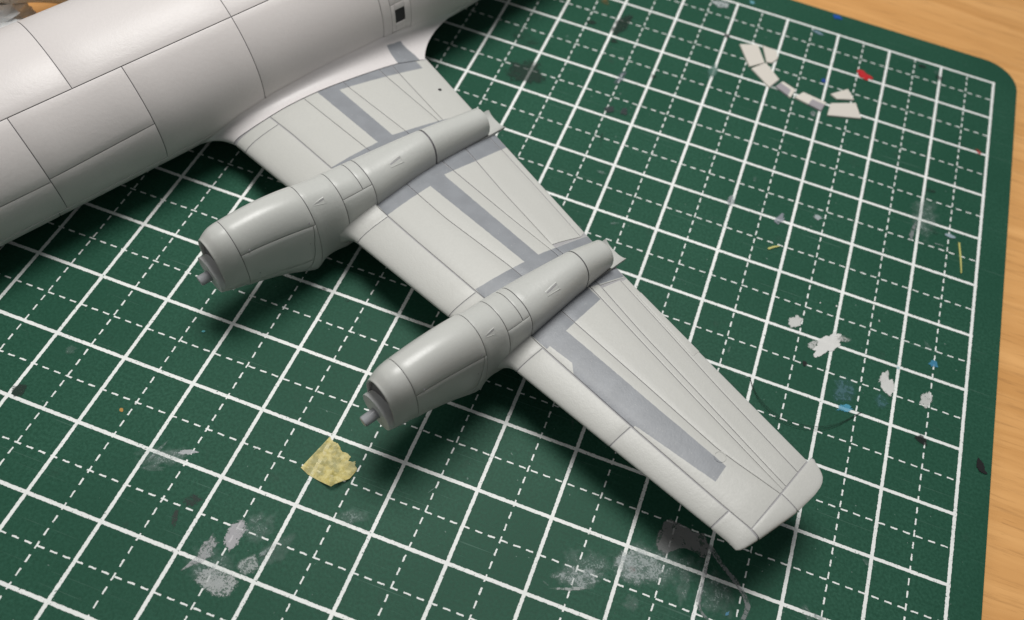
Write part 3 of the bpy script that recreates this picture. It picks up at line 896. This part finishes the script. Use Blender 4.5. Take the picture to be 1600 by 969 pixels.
def build_nacelle(yn, xk, xdisc, shaft, plate_x):
    z0 = zref(yn)
    UK = [0, 1, 2, 3, 4, 5]

    def S(u, th, ins=0.0):
        x = float(np.interp(u, UK, xk))
        top = hermite(u, U, TOP); bot = hermite(u, U, BOT); w = hermite(u, U, WID); zc = hermite(u, U, ZCN)
        c, s = math.cos(math.radians(th)), math.sin(math.radians(th))
        up = s >= 0
        if up and u < 1: w += .022 * (1 - u) * min(1.0, s / .35)      # the intake lip is wider than the gearbox
        n = 2.25 if up else float(np.interp(u, [0, 1, 2, 3, 5], [2.0, 2.3, 3.0, 3.0, 2.4]))
        h = (top - zc) if up else (zc - bot)
        y = math.copysign(abs(c) ** (2 / n), c) * (w - ins); z = math.copysign(abs(s) ** (2 / n), s) * (h - ins)
        if u < 1:      # lower lip reaches forward to the gearbox disc, upper lip stays back
            k = max(0.0, 1 - u) ** 1.5
            x += k * (xdisc - .022 - xk[0]) * (1 - max(0.0, min(1.0, (s + .40) / .50)))
        if 1.75 < u < 2.25 and not up:      # firewall joint leans forward at the bottom
            x += .10 * (abs(s) ** 1.5) * (1 - abs(u - 2) / .25)
        return np.array([x, yn + y, z0 + zc + z])
    n = 56
    us = [0.16, .3, .5, .7, .85, 1, 1.2, 1.4, 1.6, 1.8, 1.95, 2.05, 2.25, 2.5, 2.75, 3, 3.25, 3.5, 3.75, 4, 4.25, 4.5, 4.75, 4.88]
    V = []
    for u in us:
        for k in range(n): V.append(S(u, 360 * k / n, .013))
    F = grid_faces(len(us), n, cv=True); F.append(list(range(n))); F.append([(len(us) - 1) * n + k for k in range(n)])
    me = mesh('nacelle', V, F); fix_normals(me)
    me.set_sharp_from_angle(angle=math.radians(50))
    nac = link('nacelle', me, M_WASH, plane)
    zmid = z0 + .3

    def np_(u0, u1, a0, a1, nu=8, nv=None, gap=.012, mat=M_NAC, name='panel'):
        def f(s, t):
            a = a0(s) if callable(a0) else a0; b = a1(s) if callable(a1) else a1
            th = a + (b - a) * t
            ua = u0(th) if callable(u0) else u0; ub = u1(th) if callable(u1) else u1
            return S(ua + (ub - ua) * s, th)
        da = abs((a1(0) if callable(a1) else a1) - (a0(0) if callable(a0) else a0))
        return panel(f, nu, nv or max(6, int(da / 6)), nac, mat, gap, .017, .008, lambda p: (0, p[1] - yn, p[2] - zmid), name)
    # nose ring with the intake lip rolled inwards
    nu_, K = 16, 72
    V = []
    for i in range(nu_):
        u = .985 * (1 - i / (nu_ - 1)) ** 1.0 + .0
        for k in range(K): V.append(S(u, 360 * k / K))
    lip = []
    for dx, ins in ((.012, .004), (.018, .014), (.014, .026), (-.02, .036), (-.10, .040), (-.26, .03)):
        for k in range(K):
            p = S(0.0, 360 * k / K, ins); V.append(p + np.array([dx, 0, 0]))
    rows = nu_ + 6
    for k in range(K): V[k] = S(.985, 360 * k / K)
    back = [S(.985, 360 * k / K, .017) for k in range(K)]
    V = back + V
    me = mesh('nose_ring', V, grid_faces(rows + 1, K, cv=True)); fix_normals(me); me.set_sharp_from_angle(angle=math.radians(60))
    link('nose_ring', me, M_COWL, nac)
    # dark throat of the intake
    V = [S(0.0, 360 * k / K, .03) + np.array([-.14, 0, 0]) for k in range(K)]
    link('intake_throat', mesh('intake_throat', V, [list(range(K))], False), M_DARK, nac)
    # gearbox drum with its flat front face, and the propeller shaft
    dz = z0 + .298
    V = []
    RD = [(xk[0] - .16, .250), (xk[0], .255), (xdisc - .03, .262), (xdisc - .006, .262), (xdisc, .257), (xdisc + .001, .0)]
    for x, r in RD:
        for k in range(48):
            a = 2 * math.pi * k / 48; V.append((x, yn + r * math.cos(a), dz + r * math.sin(a)))
    me = mesh('gearbox_disc', V, grid_faces(len(RD), 48, cv=True)); fix_normals(me); me.set_sharp_from_angle(angle=math.radians(40))
    link('gearbox_disc', me, M_DISC, nac)
    tube('propeller_shaft', [(xdisc - .05, yn, dz), (xdisc + .0, yn, dz), (xdisc + shaft - .015, yn, dz), (xdisc + shaft, yn, dz)], [.075, .073, .070, .060], 20, M_METAL, nac)
    # cowl: crown, side doors and the wedge in front of the firewall
    np_(1.0, 2.0, 27, 153, 14, None, .011, M_COWL)
    for sgn in (1, -1):
        def A(v, sgn=sgn): return v if sgn > 0 else 180 - v
        def arc(th, sgn=sgn):
            v = th if sgn > 0 else 180 - th
            return 1.965 - .30 * max(0, (27 - v) / 100) ** 1.4
        lb = lambda s, A=A: A(-38 + 22 * s)
        np_(1.0, arc, A(27), lb, 14, 9, .010, M_COWL, 'cowl_door'); np_(1.0, arc, lb, A(-89.9), 14, 9, .008, M_COWL, 'cowl_door')
        np_(arc, 2.0, A(27), A(-89.9), 6, 16, .010, M_COWL)
    # firewall to spar
    np_(2.0, 2.5, -60, 240, 8, 44, .012)
    np_(2.5, 2.84, 42, 138, 6, None, .011, M_NAC, 'hatch')
    np_(2.84, 3.0, 42, 138, 4, None, .012)
    np_(2.5, 3.0, -40, 42, 8, None, .008); np_(2.5, 3.0, 138, 220, 8, None, .008)
    np_(3.0, 4.0, -35, 215, 14, 40, .015)
    # lower belly skin (under the wing)
    np_(2.0, 3.0, 240, 300, 10, 8, .01); np_(2.5, 3.0, 220, 240, 6, 4, .004); np_(2.5, 3.0, 300, 320, 6, 4, .004)

    # jet pipe: open shell over the trailing edge
    V = []; K2 = 40; NU = 12
    for i in range(NU):
        u = 4.02 + (4.985 - 4.02) * i / (NU - 1)
        for k in range(K2 + 1):
            th = -40 + 260 * k / K2
            V.append(S(u, th))
    for i, (u, ins) in enumerate(((5.0, .006), (5.0, .02), (4.95, .03), (4.6, .035))):
        for k in range(K2 + 1):
            V.append(S(u, -40 + 260 * k / K2, ins))
    pre = [S(4.02, -40 + 260 * k / K2, .017) for k in range(K2 + 1)]
    me = mesh('jet_pipe', pre + V, grid_faces(NU + 5, K2 + 1)); fix_normals(me); me.set_sharp_from_angle(angle=math.radians(50))
    link('jet_pipe', me, M_NAC, nac)
    # flat tail of the pipe sticking out behind the trailing edge
    xa = xk[5] + .25; pts = []
    V = []
    NP = 10
    for k in range(NP + 1):
        v = -1 + 2 * k / NP
        yy = yn + v * .205
        zc_ = z0 + .012 + .075 * abs(v) ** 3
        for x, zz in ((xa, zc_ + .02), (plate_x + .03, zc_), (plate_x, zc_ - .012), (plate_x + .03, zc_ - .04), (xa, zc_ - .06)):
            V.append((x, yy, zz))
    F = grid_faces(NP + 1, 5, cv=True); F.append([0, 1, 2, 3, 4]); F.append([NP * 5 + j for j in range(5)][::-1])
    me = mesh('tail_plate', V, F); fix_normals(me); me.set_sharp_from_angle(angle=math.radians(40))
    link('tail_plate', me, M_NAC, nac)

    # flush scoops: triangular ramp with a raised rim
    def scoop(uc, thc, length, width, back):
        p = S(uc, thc); pu = S(uc + .02, thc) - S(uc - .02, thc); pt = S(uc, thc + 1) - S(uc, thc - 1)
        ax = -pu / np.linalg.norm(pu); at = pt / np.linalg.norm(pt); an = np.cross(ax, at); an /= np.linalg.norm(an)
        if an @ np.array([0, p[1] - yn, p[2] - zmid]) < 0: an = -an

        def L(a, b, h): return p + ax * a + at * b + an * h
        l, w = length / 2, width / 2
        f0 = w * (.10 if not back else .62)
        V = [L(l, f0, .002), L(l, -f0, .002), L(-l, -w, -.004), L(-l, w, -.004)]
        V += [L(l + .006, f0 + .006, .002), L(l + .006, -f0 - .006, .002), L(-l - .008, -w - .008, .003), L(-l - .008, w + .008, .003)]
        V += [L(l + .03, f0 + .03, -.012), L(l + .03, -f0 - .03, -.012), L(-l - .03, -w - .03, -.012), L(-l - .03, w + .03, -.012)]
        V += [L(-l, -w, -.010), L(-l, w, -.010)]
        F = [[0, 1, 2, 3]]
        for a, b in ((0, 4), (4, 8)):
            for k in range(4): F.append([a + k, a + (k + 1) % 4, b + (k + 1) % 4, b + k])
        me = mesh('air_scoop', V, F, False); fix_normals(me)
        o = link('air_scoop', me, M_NAC, nac)
        # flat strip in wash grey: painted shade along one wall of the ramp
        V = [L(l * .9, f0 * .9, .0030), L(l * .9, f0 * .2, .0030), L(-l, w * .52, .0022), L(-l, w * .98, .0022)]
        link('scoop_shade', mesh('scoop_shade', V, [[0, 1, 2, 3]], False), M_WASH2, nac)
    scoop(2.17, 56, .17, .065, False)
    scoop(3.42, 60, .19, .075, True)
    # tiny fittings on the cowl
    for u, th, r in ((1.93, 33, .012), (1.12, 31, .013), (1.14, -12, .010), (1.86, 3, .009)):
        p = S(u, th); nrm = np.array([0, p[1] - yn, p[2] - zmid]); nrm /= np.linalg.norm(nrm)
        V = []
        a1 = np.cross(nrm, (1, 0, 0)); a1 /= np.linalg.norm(a1); a2 = np.cross(nrm, a1)
        for k in range(8):
            a = 2 * math.pi * k / 8; V.append(p + nrm * .004 + (a1 * math.cos(a) + a2 * math.sin(a)) * r)
        link('fastener', mesh('fastener', V, [list(range(8))], False), M_WASH, nac)
    return nac


nac_i = build_nacelle(3.37, [-1.51, -1.787, -2.828, -3.79, -4.896, -5.95], -1.412, .15, -6.27)
nac_o = build_nacelle(6.33, [-1.935, -2.223, -3.248, -4.008, -5.077, -5.62], -1.845, .19, -5.90)


def mirror_part(src):
    """starboard copy of a port part: same meshes, mirrored across the centre plane"""
    c = src.copy(); col.objects.link(c); c.parent = plane; c.scale = (1, -1, 1)
    a = math.radians(5.0)      # this wing sits a little lower on the kit
    c.rotation_euler = (a, 0, 0)
    p = Vector((0, -1.2, -0.6)); c.location = p - Matrix.Rotation(a, 3, 'X') @ p
    for ch in [o for o in src.children]:
        k = ch.copy(); col.objects.link(k); k.parent = c
    return c


for s in (wing_port, nac_i, nac_o): mirror_part(s)

# ------------------------------------------------------------------ loose things on the mat
M_CARD = paint('mask_card', (0.66, 0.62, 0.56), None, 0.7, 0.6)


def card_material(polys):
    t = NT('mask_card_sprayed'); co = t.obj()
    mk = convex_mask(t, co, polys)
    c = t.mix(mk, (0.66, 0.62, 0.56), (0.33, 0.31, 0.33))
    return t.done(t.bsdf(c, 0.7, 0.3, t.bump(t.noise(co, 40, 2), 0.2, 0.005)))


PIECES = [
    ([(-4.72, -1.17), (-4.40, -1.03), (-4.18, -1.46), (-4.42, -1.69)], 'largest cream tape cutout, at the far left end of the row', None),
    ([(-4.31, -1.01), (-4.05, -1.03), (-3.97, -1.23), (-4.05, -1.40), (-4.15, -1.43)], 'five-sided cream tape cutout touching the white grid line at the left of the row', None),
    ([(-4.38, -1.72), (-4.16, -1.45), (-3.84, -1.78), (-3.97, -2.06)], 'plain cream tape cutout, third from the left end of the row', None),
    ([(-3.87, -1.99), (-3.77, -1.80), (-3.51, -1.91), (-3.56, -2.15)], 'small cream tape cutout almost covered with grey paint', [[(-3.90, -2.02), (-3.79, -1.86), (-3.59, -1.96), (-3.63, -2.25)]]),
    ([(-3.49, -2.11), (-3.37, -1.91), (-2.93, -1.99), (-2.98, -2.24)], 'long cream tape cutout with one grey painted corner', [[(-3.24, -2.20), (-3.18, -2.02), (-2.95, -2.06), (-2.97, -2.30), (-3.2, -2.30)]]),
    ([(-2.89, -1.73), (-2.61, -1.46), (-2.46, -1.69), (-2.76, -1.81)], 'small tapered cream tape cutout at the right end, farther from the camera', None),
    ([(-2.85, -1.97), (-2.42, -1.76), (-2.27, -2.11), (-2.86, -2.30)], 'wide cream tape cutout at the right end, nearer to the camera', None),
]
for pts, lab, polys in PIECES:
    o = slab('tape_cutout', pts, 0.005, 0.034, card_material(polys) if polys else M_CARD, None, 0.006)
    tag(o, lab, 'tape cutout', 'cream tape cutouts in a curved row')

# torn yellow masking tape
def tape_material():
    t = NT('yellow_masking_tape'); co = t.obj()
    f = t.noise(co, 16.0, 4.0, 0.7)
    c = t.mix(t.ramp(f, 0.3, 0.7), (0.66, 0.55, 0.17), (0.84, 0.76, 0.38))
    b = t.bsdf(c, 0.5, 0.35, t.bump(t.noise(co, 45.0, 2.0), 0.25, 0.006))
    tl = t.n('ShaderNodeBsdfTransparent')
    mx = t.n('ShaderNodeMixShader'); t.put(mx.inputs[0], t.ramp(t.noise(co, 9.0, 3.0, 0.6), 0.35, 0.62, 0.66, 0.30))
    t.nt.links.new(tl.outputs[0], mx.inputs[1]); t.nt.links.new(b.outputs[0], mx.inputs[2])
    return t.done(mx.outputs[0])


def tape_piece():
    base = [(-8.03, -11.03), (-8.17, -11.54), (-8.05, -11.59), (-7.69, -11.65), (-7.54, -11.46), (-7.51, -11.30)]
    torn = [(-7.51, -11.30), (-7.55, -11.27), (-7.58, -11.22), (-7.66, -11.24), (-7.665, -11.17), (-7.74, -11.15), (-7.81, -11.17), (-7.83, -11.12), (-7.88, -11.13), (-7.90, -11.08), (-7.95, -11.07), (-8.03, -11.03)]
    out = []
    for i in range(len(torn) - 1):
        for j in range(4):
            a = Vector((*torn[i], 0)).lerp(Vector((*torn[i + 1], 0)), j / 4)
            a += Vector((random.uniform(-1, 1), random.uniform(-1, 1), 0)) * .008
            out.append((a.x, a.y))
    edge = []
    for i in range(len(base) - 1):
        for j in range(5):
            a = Vector((*base[i], 0)).lerp(Vector((*base[i + 1], 0)), j / 5); edge.append((a.x, a.y))
    P = edge + out
    bm = bmesh.new()
    vs_ = [bm.verts.new((x, y, 0)) for x, y in P]
    bm.faces.new(vs_)
    bmesh.ops.triangulate(bm, faces=bm.faces[:])
    for _ in range(3):
        bmesh.ops.subdivide_edges(bm, edges=[e for e in bm.edges if e.calc_length() > .06], cuts=1, use_grid_fill=False)
        bmesh.ops.triangulate(bm, faces=bm.faces[:])
    for v in bm.verts:
        # the corner towards the camera curls up
        d = (Vector((-7.64, -11.62, 0)) - Vector((v.co.x, v.co.y, 0))).length
        lift = .10 * max(0, 1 - d / .30) ** 1.5
        v.co.z = .006 + lift + .0015 * (1 + noise.noise(v.co * 9))
    ret = bmesh.ops.extrude_face_region(bm, geom=bm.faces[:])
    for g in ret['geom']:
        if isinstance(g, bmesh.types.BMVert): g.co.z += .004
    bmesh.ops.recalc_face_normals(bm, faces=bm.faces[:])
    me = bpy.data.meshes.new('torn_tape'); bm.to_mesh(me); bm.free()
    return link('torn_tape', me, tape_material())


tag(tape_piece(), 'torn translucent yellow masking tape scrap below the outer engine nose', 'tape scrap')

M_YEL = plain('yellow_sliver', (0.50, 0.48, 0.16), 0.6)
def sliver(a, b, w, lab):
    d = Vector((b[0] - a[0], b[1] - a[1], 0)).normalized(); s = Vector((-d.y, d.x, 0)) * w
    A = Vector((*a, 0)); B = Vector((*b, 0)); Mi = (A + B) / 2 + s * .5
    pts = [A - s, Mi - s, B - s * .6, B + s * .6, Mi + s, A + s]
    o = slab('tape_sliver', [(p.x, p.y) for p in pts], 0.005, 0.020, M_YEL)
    tag(o, lab, 'tape sliver', 'yellow slivers of tape')
sliver((-0.33, -4.24), (-0.245, -4.86), .013, 'thin long yellow-green tape sliver near the right border line')
sliver((-3.26, -5.66), (-3.10, -5.53), .016, 'short yellow tape sliver right of the wing trailing edge')

M_HAIR = plain('black_hair', (0.012, 0.014, 0.013), 0.4)
for k, (off, lab) in enumerate(((0.0, 'fine black hair curved on the mat behind the wing tip, outer strand'), (0.05, 'fine black hair curved on the mat behind the wing tip, inner strand'))):
    H = [(-3.05, -8.02), (-2.98, -8.18), (-2.86, -8.34), (-2.68, -8.48), (-2.48, -8.55), (-2.3, -8.56), (-2.12, -8.53), (-1.95, -8.47), (-1.78, -8.36), (-1.63, -8.21), (-1.43, -7.97)]
    L = []
    for i in range(len(H) - 1):
        p = [Vector((*H[min(max(j, 0), len(H) - 1)], 0)) for j in (i - 1, i, i + 1, i + 2)]
        for q in range(5):
            t = q / 5
            L.append(.5 * (2 * p[1] + (p[2] - p[0]) * t + (2 * p[0] - 5 * p[1] + 4 * p[2] - p[3]) * t * t + (3 * p[1] - p[0] - 3 * p[2] + p[3]) * t ** 3))
    L.append(Vector((*H[-1], 0)))
    n = len(L)
    L = [Vector((v.x, v.y + off * math.sin(math.pi * i / n) ** .7 * (1 if k else 1), .012 + .02 * math.sin(math.pi * i / n))) for i, v in enumerate(L)]
    o = tube('hair_strand', L, .0026, 6, M_HAIR)
    tag(o, lab, 'hair', 'hairs on the mat')

# crumpled tissue on the table behind the fuselage
def tissue():
    bm = bmesh.new()
    bmesh.ops.create_icosphere(bm, subdivisions=5, radius=1.0)
    for v in bm.verts:
        p = v.co.copy()
        n1 = abs(noise.noise(p * 2.2 + Vector((3, 1, 9)))); n2 = abs(noise.noise(p * 5.5)); n3 = abs(noise.noise(p * 12))
        v.co = p * (.92 - .45 * n1 - .22 * n2 - .08 * n3)
        v.co.z = max(v.co.z, -.5) * .62
    me = bpy.data.meshes.new('crumpled_tissue'); bm.to_mesh(me); bm.free()
    o = link('crumpled_tissue', me, plain('tissue_paper', (0.82, 0.87, 0.89), 0.85, 0.2, 0.35, 6.0, 0.6, 12.0))
    o.location = (-16.75, -6.95, 0.25); o.scale = (1.5, 1.5, 1.3)
    return o


tag(tissue(), 'crumpled pale blue-white tissue on the table behind the fuselage', 'tissue')
